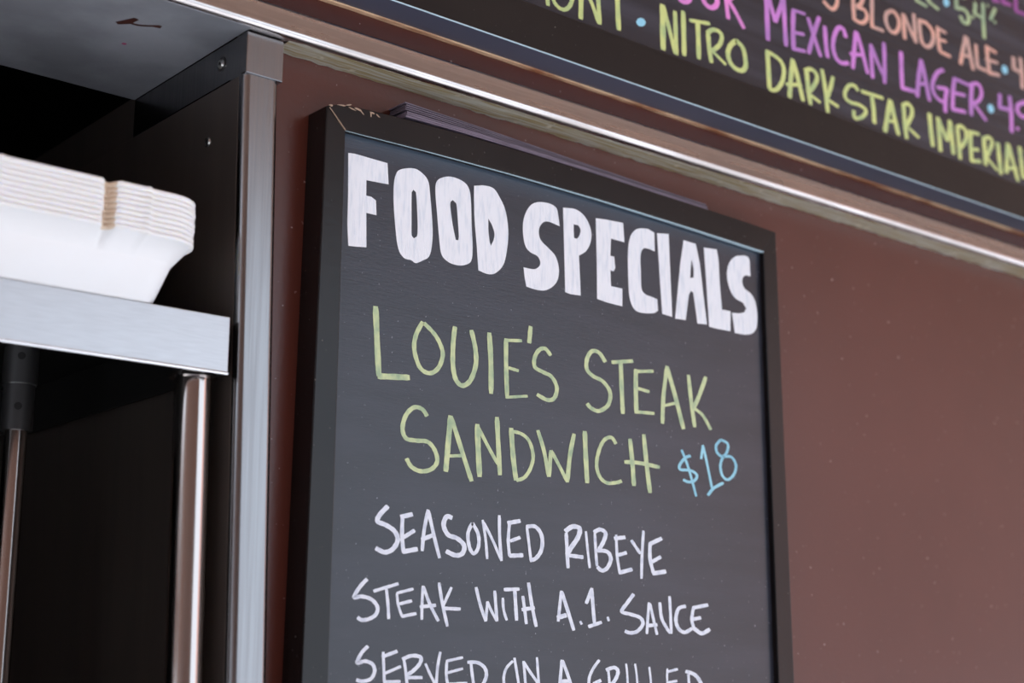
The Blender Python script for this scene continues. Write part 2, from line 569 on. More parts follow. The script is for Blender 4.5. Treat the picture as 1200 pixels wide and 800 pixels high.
# ------------------------------------------------------------------ the chalkboard
BF, BB = -0.030, 0.0
board = empty('chalkboard', (0.98, -0.015, -0.41))
tag(board, 'black framed chalkboard hanging on the brown wall with the food specials', 'chalkboard')
OL, OR_ = lambda z: 0.6860 - (0.4975 - z) * 0.0152, lambda z: 1.2806 + (0.4975 - z) * 0.0061
IL, IR = lambda z: 0.7063 - (0.478 - z) * 0.0045, lambda z: 1.2592 - (0.478 - z) * 0.0010
def interp(tab, x):
    for (a, p), (c, q) in zip(tab, tab[1:]):
        if x <= c:
            return p + (q - p) * (x - a) / (c - a)
    return tab[-1][1]


# the top rail is warped upwards in the middle: measured edge heights along x
T_OUT = [(0.686, 0.4972), (0.690, 0.4995), (0.701, 0.5013), (0.729, 0.5033), (0.76, 0.5047), (0.845, 0.5062), (0.93, 0.5060),
         (1.009, 0.5048), (1.1685, 0.5016), (1.2255, 0.5000), (1.2806, 0.4977)]
T_IN = [(0.7063, 0.4780), (0.795, 0.4797), (0.897, 0.4802), (1.0085, 0.4790), (1.131, 0.4758), (1.2592, 0.4712)]
def top_out(t):
    return interp(T_OUT, 0.6866 + 0.594 * t)


def top_in(t):
    return interp(T_IN, 0.7063 + 0.5529 * t)


ZB = -0.41
def rail(name, outer, inner, parent, y0=BF, y1=BB):
    """frame rail between matching outer and inner point lists, front y0 to back y1"""
    n = len(outer)
    vs = [(x, y0, z) for x, z in outer] + [(x, y0, z) for x, z in inner] + [(x, y1, z) for x, z in outer] + [(x, y1, z) for x, z in inner]
    fs = []
    for i in range(n - 1):
        fs += [(i, i + 1, n + i + 1, n + i), (2 * n + i, 3 * n + i, 3 * n + i + 1, 2 * n + i + 1),
               (i, 2 * n + i, 2 * n + i + 1, i + 1), (n + i, n + i + 1, 3 * n + i + 1, 3 * n + i)]
    fs += [(0, n, 3 * n, 2 * n), (n - 1, 3 * n - 1, 4 * n - 1, 2 * n - 1)]
    o = mesh(name, vs, fs, M['blackgloss'], parent)
    bv = o.modifiers.new('bevel', 'BEVEL')
    bv.width = 0.0009
    bv.segments = 2
    bv.limit_method = 'ANGLE'
    return o


n = 41
to = [(0.6866 + (1.2806 - 0.6866) * i / (n - 1), top_out(i / (n - 1))) for i in range(n)]
to[0] = (0.6862, 0.4965)
ti = [(0.7063 + (1.2592 - 0.7063) * i / (n - 1), top_in(i / (n - 1))) for i in range(n)]
g = 0.0003
rail('frame_rail', [(x + g, z) for x, z in to], [(x + g, z) for x, z in ti], board)
rail('frame_rail', [to[0], (OL(0.2), 0.2), (OL(ZB), ZB)], [ti[0], (IL(0.2), 0.2), (IL(ZB), ZB + 0.022)], board)
rail('frame_rail', [to[-1], (OR_(0.2), 0.2), (OR_(ZB), ZB)], [ti[-1], (IR(0.2), 0.2), (IR(ZB), ZB + 0.022)], board)
rail('frame_rail', [(OL(ZB) + g, ZB), (OR_(ZB), ZB)], [(IL(ZB) + g, ZB + 0.022), (IR(ZB), ZB + 0.022)], board)
pan = box('writing_panel', 0.690, 1.272, -0.0237, -0.004, ZB + 0.008, 0.489, M['slate'], board)
pan['label'] = 'dark slate grey writing surface'

vs = []
for i, (x, z) in enumerate(ti):
    k = i / (n - 1)
    vs += [(x, BF - 0.0002, z - 0.0001), (x, BF - 0.0002, z - 0.0003 - 0.0008 * k), (x, BF + 0.0006 + 0.004 * k, z - 0.0003 - 0.0006 * k), (x, BF + 0.0006 + 0.004 * k, z + 0.0004)]
fs = [(4 * i + j, 4 * i + (j + 1) % 4, 4 * i + 4 + (j + 1) % 4, 4 * i + 4 + j) for i in range(n - 1) for j in range(4)]
fs += [(0, 1, 2, 3), tuple(range(4 * n - 4, 4 * n))]
bd = mesh('edge_glint', vs, fs, M['glint'], board)  # pale strip added, the rail edge's glint put into its colour
bd['label'] = 'thin pale blue painted glint under the top rail'

# bare wood showing in the mitre joint and in chips along the top left edge
mj = hull8('mitre_crack', [(0.6888, BF - 0.0004, 0.4952), (0.6893, BF - 0.0004, 0.4955), (0.7064, BF - 0.0004, 0.4786), (0.7059, BF - 0.0004, 0.4783)],
           [(0.6888, BF + 0.0008, 0.4952), (0.6893, BF + 0.0008, 0.4955), (0.7064, BF + 0.0008, 0.4786), (0.7059, BF + 0.0008, 0.4783)], M['chip'], board)
mj['label'] = 'pale bare wood line in the corner joint'
for (cx, cz, w, h, a) in ((0.6905, 0.4975, 0.0035, 0.0014, -0.1), (0.7020, 0.5003, 0.0080, 0.0010, 0.1), (0.7090, 0.5025, 0.0055, 0.0008, 0.35),
                          (0.7125, 0.4998, 0.0065, 0.0009, -0.2), (0.7190, 0.5008, 0.0075, 0.0016, -0.1), (0.7230, 0.4990, 0.0050, 0.0010, -0.7),
                          (0.7340, 0.5012, 0.0050, 0.0014, -0.1), (0.7325, 0.4995, 0.0012, 0.0040, 0.1), (0.7400, 0.5002, 0.0045, 0.0009, -0.5)):
    q = []
    for i in range(6):
        t = i * math.pi / 3
        rx, rz = w / 2 * math.cos(t) * random.uniform(.7, 1.1), h / 2 * math.sin(t) * random.uniform(.7, 1.2)
        rx, rz = rx * 1.25, rz * 1.25
        q.append((cx + rx * math.cos(a) - rz * math.sin(a), cz + rx * math.sin(a) + rz * math.cos(a)))
    hull8('chip', [(x, BF - 0.0005, z) for x, z in q], [(x, BF + 0.0008, z) for x, z in q], M['chip'], board)

# ------------------------------------------------------------------ stack of dark cards on the chalkboard's top edge
NS = 7
NAMES = ['lowest', 'second', 'third', 'fourth', 'fifth', 'sixth', 'seventh', 'eighth', 'ninth', 'topmost']
def stack_z(x, k):
    t = (x - 0.772) / (1.174 - 0.772)
    base = top_out((x - 0.6866) / 0.594) + 0.0004 + 0.0026 * (1 - t) ** 2
    pitch = 0.00100 + 0.00115 * (1 - t) ** 2
    extra = 0.0010 * (k > 2) * (1 - t)
    return base + k * pitch + extra


for k in range(NS):
    xs = [0.7725 + (k % 3) * 0.0006 + (1.172 + random.uniform(-0.003, 0.003) - 0.7725) * i / 20 for i in range(21)]
    yfk = -0.0285 + (0.0016 if k > 2 else 0) + random.uniform(-0.0003, 0.0004)
    th = lambda x: (stack_z(x, k + 1) - stack_z(x, k)) * ((0.58 if k > 2 else 0.8) if k != 2 else 0.5)
    vs, fs = [], []
    for x in xs:
        z0 = stack_z(x, k)
        z1 = z0 + th(x)
        vs += [(x, yfk, z0), (x, yfk, z1), (x, -0.0012, z1), (x, -0.0012, z0)]
    for i in range(20):
        for j in range(4):
            fs.append((4 * i + j, 4 * i + (j + 1) % 4, 4 * i + 4 + (j + 1) % 4, 4 * i + 4 + j))
    fs += [(0, 1, 2, 3), (80, 81, 82, 83)]
    o = mesh('dark_card', vs, fs, M['sheet_low'] if k < 3 else M['sheet'])
    tag(o, 'dark purple card on top of the chalkboard, ' + (
        'lowest of its stack' if k == 0 else 'topmost of its stack' if k == NS - 1 else NAMES[k] + ' from the bottom'),
        'card', 'dark cards stacked on the chalkboard')

# ------------------------------------------------------------------ the large menu board above
menu = empty('menu_board', (1.9, -0.02, 0.6105))
tag(menu, 'large black framed menu board with colourful handwriting above the steel channel', 'menu board')
MX0, MX1 = 0.42, 3.2
MF = -0.0395
box('frame_rail', MX0, MX1, MF, -0.0016, 0.6105, 0.6580, M['black'], menu, 0.0010)
box('frame_rail', MX0, MX0 + 0.047, MF, -0.0016, 0.6585, 1.55, M['black'], menu, 0.0010)
box('frame_rail', MX1 - 0.047, MX1, MF, -0.0016, 0.6585, 1.55, M['black'], menu, 0.0010)
box('frame_rail', MX0, MX1, MF, -0.0016, 1.5505, 1.60, M['black'], menu, 0.0010)
p2 = box('writing_panel', MX0 + 0.04, MX1 - 0.04, -0.0345, -0.004, 0.650, 1.555, M['slate_menu'], menu)
p2['label'] = 'charcoal writing surface'
us = box('underside', MX0, MX1, MF + 0.0008, -0.0055, 0.6101, 0.6106, M['underside'], menu)  # strip added under the rail, grazing reflection put into its colour
us['label'] = 'dark blue grey strip under the frame, painted reflection'
eb = tube('edge_glint', (MX0, MF + 0.0002, 0.6108), (MX1, MF + 0.0002, 0.6108), 0.0008, M['glint'], menu, 10)  # pale strip standing in for the sky glint on the lower edge
eb['label'] = 'thin pale blue painted glint along the lower front edge'
vs, fs = [], []
for k in range(120):
    x = MX0 + (MX1 - MX0) * k / 119
    zz = 0.6085 + random.uniform(-0.0003, 0.0004)
    vs += [(x, -0.0052, zz), (x, -0.0052, 0.6107), (x, -0.0002, 0.6107), (x, -0.0002, zz)]
for k in range(119):
    for j in range(4):
        fs.append((4 * k + j, 4 * k + (j + 1) % 4, 4 * k + 4 + (j + 1) % 4, 4 * k + 4 + j))
fs += [(0, 1, 2, 3), (476, 477, 478, 479)]
be = mesh('backing_edge', vs, fs, M['wood'], menu)
be['label'] = 'raw pale wood strip along the lower back edge'

# ------------------------------------------------------------------ handwriting, in tenths of a millimetre on each board
LETTERING = [
 ('chalk', 'white_word', 'white painted heading word FOOD', """P 7138,4609 7207,4616 7561,4609 7578,4412 7337,4399 7339,4257 7395,4257 7445,4233 7453,4098 7344,4098 7354,3784 7251,3770 7164,3762 7149,3943 7147,4247
P 7701,4579 7824,4621 7918,4616 8015,4548 8045,4404 8077,4093 8068,3916 8038,3823 7976,3780 7894,3738 7842,3756 7760,3763 7697,3837 7663,4011 7637,4248 7635,4421 7655,4522 / 7853,4421 7881,4404 7899,4232 7908,4059 7899,3988 7868,3965 7843,3986 7838,4150 7835,4394
P 8173,4606 8281,4641 8412,4630 8490,4580 8519,4468 8531,4218 8544,4006 8530,3878 8465,3827 8378,3805 8271,3813 8185,3868 8155,4002 8126,4244 8103,4452 8114,4552 / 8306,4418 8345,4396 8361,4292 8381,4082 8375,4045 8345,4043 8309,4174 8278,4346 8284,4401
P 8556,4612 8656,4638 8787,4639 8871,4561 8940,4447 8975,4270 8964,4085 8919,3913 8830,3816 8751,3786 8674,3788 8614,3801 8594,4015 8565,4279 8555,4494 / 8730,4325 8766,4283 8805,4200 8794,4125 8763,4065 8749,4099 8731,4222"""),
 ('chalk', 'white_word', 'white painted heading word SPECIALS', """P 9338,4614 9467,4635 9564,4622 9606,4576 9633,4429 9508,4447 9425,4431 9370,4366 9364,4289 9397,4231 9493,4174 9575,4114 9616,4014 9610,3905 9560,3822 9463,3756 9368,3736 9273,3737 9201,3745 9180,3830 9166,3929 9233,3928 9314,3938 9369,3980 9377,4024 9342,4071 9247,4096 9193,4139 9166,4219 9158,4335 9180,4446 9247,4557
P 9677,4630 9819,4649 9933,4621 10013,4549 10055,4446 10039,4332 9972,4232 9885,4176 9897,3956 9904,3773 9768,3765 9698,3775 9692,4071 9683,4395 / 9817,4487 9874,4488 9908,4450 9896,4393 9859,4346 9822,4346 9817,4421
P 10116,4610 10254,4624 10499,4637 10513,4434 10325,4438 10313,4255 10366,4256 10379,4140 10355,4098 10311,4106 10317,3941 10474,3941 10470,3757 10269,3761 10124,3777 10124,4194
P 10736,4625 10860,4643 10947,4621 10948,4419 10855,4431 10778,4416 10739,4330 10741,4149 10746,3992 10797,3938 10888,3926 10972,3913 10978,3794 10930,3762 10807,3738 10685,3736 10611,3780 10568,3895 10558,4117 10563,4365 10596,4507 10659,4587
P 10985,4623 11159,4648 11167,4386 11186,3760 11039,3770 11017,4084
P 11382,4624 11568,4619 11620,4422 11671,4034 11710,3761 11563,3748 11536,3919 11509,4076 11477,4087 11444,4042 11386,3757 11227,3750 11254,3919 11326,4369 / 11499,4435 11525,4335 11522,4241 11469,4227 11479,4327
P 11692,4601 11893,4619 11916,4524 11928,4241 11950,3962 12085,3965 12075,3743 11857,3738 11742,3743 11722,4089
P 12233,4611 12373,4632 12423,4581 12425,4411 12362,4413 12309,4384 12289,4328 12320,4261 12422,4218 12489,4145 12517,4006 12502,3860 12436,3778 12296,3738 12142,3734 12108,3952 12203,3961 12308,3991 12337,4037 12295,4089 12160,4127 12079,4220 12044,4356 12073,4481 12145,4566"""),
 ('chalk', 'green', "pale green handwritten word LOUIE'S", """l 51 1.19 7466,3265 7495,2889 7516,2655
l 54 1.22 7509,2651 7841,2682
c 39 1.23 7980,3207 7909,3079 7892,2946 7954,2793 8064,2751 8163,2813 8211,2943 8169,3052 8097,3131 7996,3198
c 43 1.25 8346,3219 8327,3058 8328,2860 8362,2734 8438,2686 8530,2747 8591,2896 8586,3046 8538,3215
l 47 1.27 8749,3222 8770,2955 8774,2657
l 41 1.28 8951,3197 8952,2980 8966,2637
l 31 1.28 8934,3181 9143,3207
l 31 1.29 8985,2925 9104,2912
l 27 1.30 8953,2642 9214,2685
l 41 1.29 9254,3362 9236,3200
c 38 1.30 9505,3117 9438,3172 9359,3148 9303,3063 9307,2977 9403,2942 9516,2910 9583,2815 9549,2707 9458,2679 9335,2715"""),
 ('chalk', 'green', 'pale green handwritten word STEAK', """c 39 1.35 10225,3153 10146,3231 10051,3236 9983,3155 9977,3048 10059,2988 10190,2951 10285,2856 10259,2729 10138,2652 10032,2666 9978,2704
l 37 1.37 10314,3161 10606,3214
l 43 1.37 10437,3182 10444,2930 10456,2663
l 44 1.38 10646,3134 10641,2901 10644,2688
l 33 1.39 10621,3109 10894,3149
l 33 1.39 10667,2944 10830,2928
l 33 1.40 10637,2702 10895,2714
l 41 1.40 11094,3226 11033,2913 11010,2627
l 45 1.41 11094,3217 11202,2934 11314,2605
l 30 1.41 11051,2814 11200,2856
l 41 1.42 11407,3175 11438,2907 11481,2642
l 42 1.43 11668,3190 11560,2978 11470,2836
c 34 1.44 11475,2837 11606,2777 11722,2640"""),
 ('chalk', 'green', 'pale green handwritten word SANDWICH', """c 38 1.24 8044,2362 7988,2417 7900,2422 7815,2344 7779,2222 7819,2139 7925,2130 8052,2132 8132,2069 8163,1969 8096,1891 7979,1865 7882,1895 7829,1960
l 48 1.25 8307,2392 8281,2116 8260,1890
l 42 1.26 8317,2377 8422,2130 8553,1828
l 29 1.26 8302,2030 8433,2046
l 49 1.28 8615,2349 8627,2118 8645,1877
l 33 1.28 8615,2338 8752,2147 8857,2010
l 43 1.29 8845,2441 8863,2175 8883,1914
l 46 1.30 9016,2357 9038,2110 9075,1882
c 33 1.31 9005,2331 9135,2320 9233,2263 9283,2134 9254,2014 9178,1916 9081,1879
l 37 1.32 9343,2372 9420,2181 9475,1950
l 37 1.32 9481,1951 9505,2198
l 34 1.33 9509,2198 9621,2048 9710,1921
l 41 1.34 9710,1921 9747,2179 9801,2387
l 45 1.35 9941,2428 9950,2199 9967,1934
c 35 1.36 10353,2351 10293,2407 10197,2370 10124,2258 10092,2116 10132,2007 10226,1955 10358,1970 10423,1990
l 43 1.39 10548,2416 10575,2179 10592,1960
l 43 1.40 10740,2481 10771,2198 10813,1908
l 39 1.39 10470,2182 10666,2191 10953,2175"""),
 ('chalk', 'blue', 'light blue handwritten price $18', """c 29 1.44 11409,2335 11330,2305 11249,2225 11260,2180 11404,2184 11495,2147 11466,2089 11374,2063 11296,2080
l 26 1.44 11280,2383 11354,2253 11426,2077 11479,1926
l 26 1.44 11567,2319 11599,2461
l 26 1.45 11599,2465 11658,2263 11721,2021
l 30 1.46 11654,1950 11743,2030 11895,2099
c 28 1.46 11873,2549 11976,2518 11964,2432 11893,2375 11812,2408 11799,2481 11873,2549
c 28 1.47 11906,2376 12030,2382 12096,2304 12064,2207 11965,2138 11884,2172 11855,2263 11878,2340 11915,2377"""),
 ('chalk', 'whitechalk', 'thin white handwritten word SEASONED', """c 40 1.24 7638,1531 7553,1448 7536,1394 7620,1370 7714,1323 7750,1249 7699,1170 7616,1138 7523,1167
l 40 1.24 7777,1449 7900,1481
l 34 1.24 7796,1458 7794,1297 7812,1149
l 34 1.25 7810,1275 7926,1344
l 40 1.25 7803,1152 7960,1185
l 31 1.25 8069,1533 8028,1343 8012,1173
l 31 1.26 8073,1525 8135,1319 8201,1122
l 37 1.26 8004,1268 8135,1319
c 41 1.28 8334,1481 8274,1488 8242,1412 8292,1330 8392,1305 8473,1247 8454,1175 8374,1155 8275,1185
c 32 1.29 8562,1450 8516,1352 8534,1235 8585,1182 8635,1241 8634,1352 8568,1450
l 25 1.29 8684,1486 8717,1325 8738,1143
l 26 1.30 8695,1467 8799,1314 8904,1136
l 29 1.30 8877,1541 8882,1335 8904,1136
l 39 1.32 8976,1479 9125,1510
l 29 1.31 8998,1488 8983,1326 8998,1182
l 32 1.32 9009,1319 9125,1359
l 39 1.33 8998,1185 9158,1199
l 26 1.33 9205,1462 9233,1292 9254,1150
c 36 1.34 9201,1462 9309,1469 9385,1392 9385,1269 9319,1183 9243,1155"""),
 ('chalk', 'whitechalk', 'thin white handwritten word RIBEYE', """l 33 1.36 9694,1435 9704,1261 9714,1112
c 44 1.36 9683,1451 9774,1502 9865,1488 9841,1403 9749,1297 9704,1236
l 37 1.37 9726,1229 9907,1222
l 24 1.37 9945,1468 9966,1293 9991,1126
l 27 1.38 10060,1459 10070,1299 10084,1148
c 38 1.38 10049,1467 10131,1498 10201,1468 10176,1390 10116,1310
c 37 1.39 10093,1297 10221,1291 10267,1225 10219,1138 10148,1109 10091,1140
l 38 1.40 10318,1424 10462,1445
l 27 1.39 10342,1460 10351,1264 10383,1095
l 34 1.40 10351,1264 10478,1297
l 38 1.41 10371,1098 10551,1141
l 31 1.41 10545,1421 10664,1299
l 28 1.41 10713,1524 10688,1283 10675,1058
l 39 1.43 10802,1402 10965,1465
l 35 1.42 10802,1411 10798,1254 10844,1114
l 35 1.43 10809,1220 10947,1283
l 42 1.44 10831,1114 11013,1143"""),
 ('chalk', 'whitechalk', 'thin white handwritten word STEAK on the second description line', """c 32 1.24 7439,903 7365,831 7315,749 7390,758 7489,737 7552,678 7538,615 7471,576 7396,564 7354,585
l 28 1.25 7510,806 7764,880
l 27 1.24 7640,831 7659,706 7670,582
l 23 1.25 7750,797 7768,698 7809,605
l 25 1.26 7750,800 7923,842
l 28 1.26 7783,711 7909,741
l 28 1.26 7804,606 7958,635
l 25 1.26 8026,872 8018,719 8018,586
l 28 1.27 8031,866 8101,722 8197,579
l 31 1.27 7997,693 8166,712
l 28 1.28 8199,906 8239,727 8296,537
l 26 1.28 8336,873 8264,741 8240,702
l 31 1.29 8240,689 8438,689"""),
 ('chalk', 'whitechalk', 'thin white handwritten word WITH', """l 28 1.30 8614,885 8660,739 8726,593
l 25 1.31 8726,593 8745,765
l 25 1.31 8745,765 8793,681 8855,597
l 28 1.31 8855,597 8827,863
l 25 1.32 8922,804 8931,701 8969,608
l 32 1.33 8937,879 9115,891
l 32 1.33 9062,881 9073,738 9084,611
l 29 1.34 9158,829 9179,710 9200,583
l 32 1.34 9226,952 9264,760 9318,562
l 35 1.34 9147,708 9297,730"""),
 ('chalk', 'whitechalk', 'thin white handwritten A.1.', """l 29 1.36 9630,895 9611,780 9588,617
l 33 1.37 9634,887 9700,734 9781,541
l 42 1.37 9577,649 9688,676
l 23 1.38 9862,624 9882,597
l 33 1.38 10018,936 9941,792
l 33 1.39 10012,935 10028,762 10044,613
l 33 1.40 9968,578 10136,624
l 23 1.40 10216,675 10231,638"""),
 ('chalk', 'whitechalk', 'thin white handwritten word SAUCE', """c 34 1.43 10566,903 10473,811 10405,733 10518,711 10650,681 10685,623 10611,553 10514,534 10444,549
l 27 1.43 10775,830 10754,684 10738,531
l 27 1.44 10787,822 10832,670 10877,526
l 34 1.44 10733,607 10880,620
c 31 1.45 10923,836 10943,690 11015,589 11063,547
l 28 1.45 11061,902 11069,728 11076,542
c 35 1.46 11286,814 11184,784 11143,679 11178,593 11265,557 11368,598
l 36 1.48 11388,800 11610,838
l 32 1.47 11401,809 11371,686 11406,582
l 35 1.48 11371,686 11501,707
c 39 1.48 11402,599 11508,553 11627,596"""),
 ('chalk', 'whitechalk', 'thin white handwritten word SERVED', """c 30 1.24 7463,351 7400,293 7360,215 7434,229 7510,208 7538,152 7502,87 7417,65 7358,77
l 30 1.26 7611,266 7764,315
l 24 1.25 7621,306 7627,210 7639,53
l 25 1.26 7631,127 7806,190
l 26 1.26 7627,61 7803,66
l 25 1.27 7838,239 7857,150 7876,18
c 32 1.27 7821,249 7916,280 8012,268 8002,214 7930,151 7874,124
l 28 1.28 7875,98 8032,100
l 23 1.28 8064,215 8111,135 8176,37
l 25 1.29 8223,316 8196,198 8181,37
l 25 1.29 8294,235 8290,127 8308,37
l 24 1.30 8288,240 8470,274
l 24 1.30 8301,141 8471,179
l 24 1.31 8297,46 8520,56
l 26 1.31 8559,248 8572,148 8604,-16
c 31 1.32 8524,234 8637,231 8716,186 8735,121 8705,57 8663,2 8604,-21"""),
 ('chalk', 'whitechalk', 'thin white handwritten word ON', """c 24 1.34 9041,250 8967,188 8936,104 8949,21 8993,-44 9079,-35 9111,21 9092,133 9060,278
l 24 1.35 9167,251 9180,143 9199,-35
l 26 1.35 9167,246 9256,144 9357,41
l 23 1.36 9326,286 9339,154 9351,22"""),
 ('chalk', 'whitechalk', 'thin white handwritten letter A after ON', """l 29 1.37 9631,267 9617,156 9590,-54
l 29 1.38 9638,262 9696,147 9787,-54
l 35 1.38 9610,75 9735,80"""),
 ('chalk', 'whitechalk', 'thin white handwritten word GRILLED', """c 27 1.40 10102,273 10019,189 9970,101 9975,4 10043,-44 10111,4
l 33 1.41 10024,53 10120,87
l 24 1.41 10217,181 10229,73 10241,-54
c 34 1.42 10190,183 10294,206 10343,172 10313,103 10243,34
l 24 1.42 10256,24 10345,-54
l 20 1.43 10452,243 10464,143 10472,-35
l 20 1.43 10570,244 10589,144 10603,-25
l 20 1.44 10593,-25 10700,-30
l 20 1.45 10761,216 10776,116 10786,-35
l 20 1.46 10779,-35 10888,-40
l 20 1.46 11010,203 11003,107 11013,-45
l 25 1.47 11012,173 11154,200
l 24 1.47 11016,71 11143,87
l 24 1.47 11013,-35 11140,-30
l 25 1.48 11303,150 11308,68 11318,-76
c 37 1.49 11267,180 11387,150 11461,89 11489,6 11395,-66 11318,-76"""),
 ('menu', 'greenchalk', 'yellow-green handwritten word ending in MONT', """l 46 1.23 9377,6936 9383,6800 9394,6653
c 42 1.25 9599,6995 9469,6849 9468,6733 9539,6674 9626,6679 9699,6757 9729,6883 9686,6975 9599,6995
l 52 1.26 9841,7083 9843,6848 9836,6641
l 43 1.27 9848,7061 9980,6878 10089,6663
l 48 1.27 10073,7108 10087,6863 10099,6660
l 55 1.29 10356,7209 10361,6886 10372,6675
l 44 1.29 10194,7158 10535,7216"""),
 ('menu', 'bluechalk', 'light blue dot before NITRO', """P 10772,6878 10754,6839 10704,6810 10651,6809 10626,6835 10645,6875 10694,6904 10748,6905"""),
 ('menu', 'greenchalk', 'yellow-green handwritten word NITRO', """l 64 1.33 11030,7155 11027,6902 11025,6639
l 47 1.33 11042,7146 11117,6928 11207,6647
l 50 1.34 11219,7137 11223,6897 11226,6640
l 55 1.34 11347,7176 11348,6934 11347,6662
l 43 1.36 11445,7099 11768,7154
l 55 1.36 11572,7136 11577,6913 11576,6688
l 53 1.37 11735,7033 11748,6861 11776,6700
c 49 1.37 11721,7029 11809,7095 11913,7104 11959,7054 11915,6946 11799,6844
l 38 1.38 11799,6838 12010,6739
c 54 1.40 12192,7076 12091,6983 12051,6870 12099,6770 12194,6732 12282,6744 12339,6810 12335,6924 12296,7028 12192,7076"""),
 ('menu', 'pinkchalk', 'pink handwritten word ending in OUR', """c 51 1.34 11300,7505 11270,7358 11310,7295 11393,7298 11462,7355 11483,7474 11452,7566
c 57 1.36 11667,7646 11652,7476 11700,7377 11802,7354 11891,7422 11905,7541 11903,7721
l 52 1.37 12046,7779 12053,7522 12075,7304
l 50 1.38 12088,7533 12207,7414 12334,7264
c 50 1.38 12046,7779 12189,7811 12239,7735 12180,7613 12070,7528"""),
 ('menu', 'purplechalk', 'purple handwritten word MEXICAN', """l 59 1.41 12743,7813 12742,7535 12741,7239
l 54 1.41 12772,7821 12828,7653 12885,7504
l 51 1.42 12885,7504 12959,7666 13039,7850
l 54 1.42 13048,7907 13049,7586 13058,7257
l 57 1.43 13221,7758 13198,7536 13190,7248
l 39 1.44 13201,7749 13433,7765
l 44 1.44 13223,7470 13397,7498
l 46 1.45 13172,7256 13404,7288
l 50 1.45 13480,7734 13574,7525 13687,7300
l 52 1.45 13691,7803 13577,7566 13461,7277
l 53 1.47 13788,7716 13794,7506 13817,7323
c 53 1.47 14186,7687 14141,7778 14049,7769 13959,7635 13928,7476 13980,7361 14078,7327 14213,7364
l 54 1.50 14392,7823 14343,7593 14292,7316
l 51 1.50 14402,7818 14481,7632 14583,7326
l 48 1.50 14253,7492 14485,7542
l 51 1.51 14679,7737 14673,7532 14675,7295
l 49 1.52 14688,7718 14789,7536 14915,7374
l 52 1.53 14943,7833 14936,7576 14912,7289"""),
 ('menu', 'purplechalk', 'purple handwritten word LAGER', """l 55 1.55 15296,7811 15282,7558 15278,7318
l 53 1.57 15261,7322 15569,7348
l 56 1.57 15721,7822 15647,7584 15585,7288
l 53 1.58 15725,7808 15782,7577 15846,7298
l 47 1.58 15580,7466 15810,7512
c 51 1.59 16197,7813 16061,7740 15942,7576 15940,7445 16048,7372 16174,7361
l 51 1.60 16029,7530 16265,7567
l 54 1.60 16253,7564 16204,7427 16177,7230
l 54 1.61 16439,7768 16382,7561 16344,7309
l 46 1.63 16426,7757 16773,7752
l 46 1.62 16404,7552 16657,7581
l 52 1.63 16320,7310 16644,7348
l 58 1.63 16826,7796 16791,7593 16763,7333
c 46 1.64 16800,7777 16976,7824 17041,7748 17017,7652 16921,7559 16808,7523
l 49 1.65 16843,7517 17105,7344"""),
 ('menu', 'bluechalk', 'light blue dot after LAGER', """P 17314,7565 17301,7516 17253,7486 17196,7490 17166,7527 17179,7576 17227,7606 17284,7603"""),
 ('menu', 'purplechalk', 'purple handwritten figures beginning 4 after LAGER', """l 53 1.67 17485,7818 17453,7612
l 54 1.68 17436,7615 17719,7649
l 54 1.68 17718,7848 17727,7605 17705,7325
c 54 1.69 18227,7855 18068,7842 17915,7768 17890,7677 17987,7624 18150,7665 18242,7766
l 55 1.71 18260,7864 18252,7644 18254,7458
l 44 1.69 17844,7432 17873,7400"""),
 ('menu', 'greenchalk', 'yellow-green handwritten word DARK', """l 58 1.42 12724,7104 12731,6878 12737,6648
c 50 1.44 12705,7092 12843,7078 12961,7033 13003,6939 12967,6799 12877,6684 12801,6645 12728,6645
l 56 1.44 13168,7123 13121,6879 13084,6628
l 54 1.45 13173,7111 13254,6889 13326,6651
l 46 1.45 13031,6777 13309,6844
l 57 1.46 13409,7069 13425,6868 13459,6639
c 52 1.47 13378,7038 13488,7087 13574,7067 13598,6994 13512,6864 13410,6771
l 40 1.47 13467,6760 13638,6711
l 52 1.48 13696,7141 13741,6925 13773,6619
l 49 1.48 13902,7102 13840,6937 13772,6799
l 44 1.49 13800,6779 13976,6744"""),
 ('menu', 'greenchalk', 'yellow-green handwritten word STAR', """c 47 1.51 14374,7050 14306,7098 14202,7070 14123,6971 14127,6891 14227,6862 14371,6872 14493,6848 14499,6795 14410,6718 14284,6680 14271,6771
l 48 1.54 14437,7060 14869,7082
l 56 1.53 14643,7038 14663,6891 14665,6706
l 59 1.55 15009,7097 14936,6863 14870,6646
l 57 1.55 15020,7093 15077,6884 15144,6671
l 43 1.55 14931,6806 15083,6830
l 55 1.56 15281,7104 15285,6908 15306,6661
c 52 1.57 15257,7087 15372,7138 15446,7103 15449,7019 15372,6901 15298,6813
l 43 1.58 15364,6815 15567,6737"""),
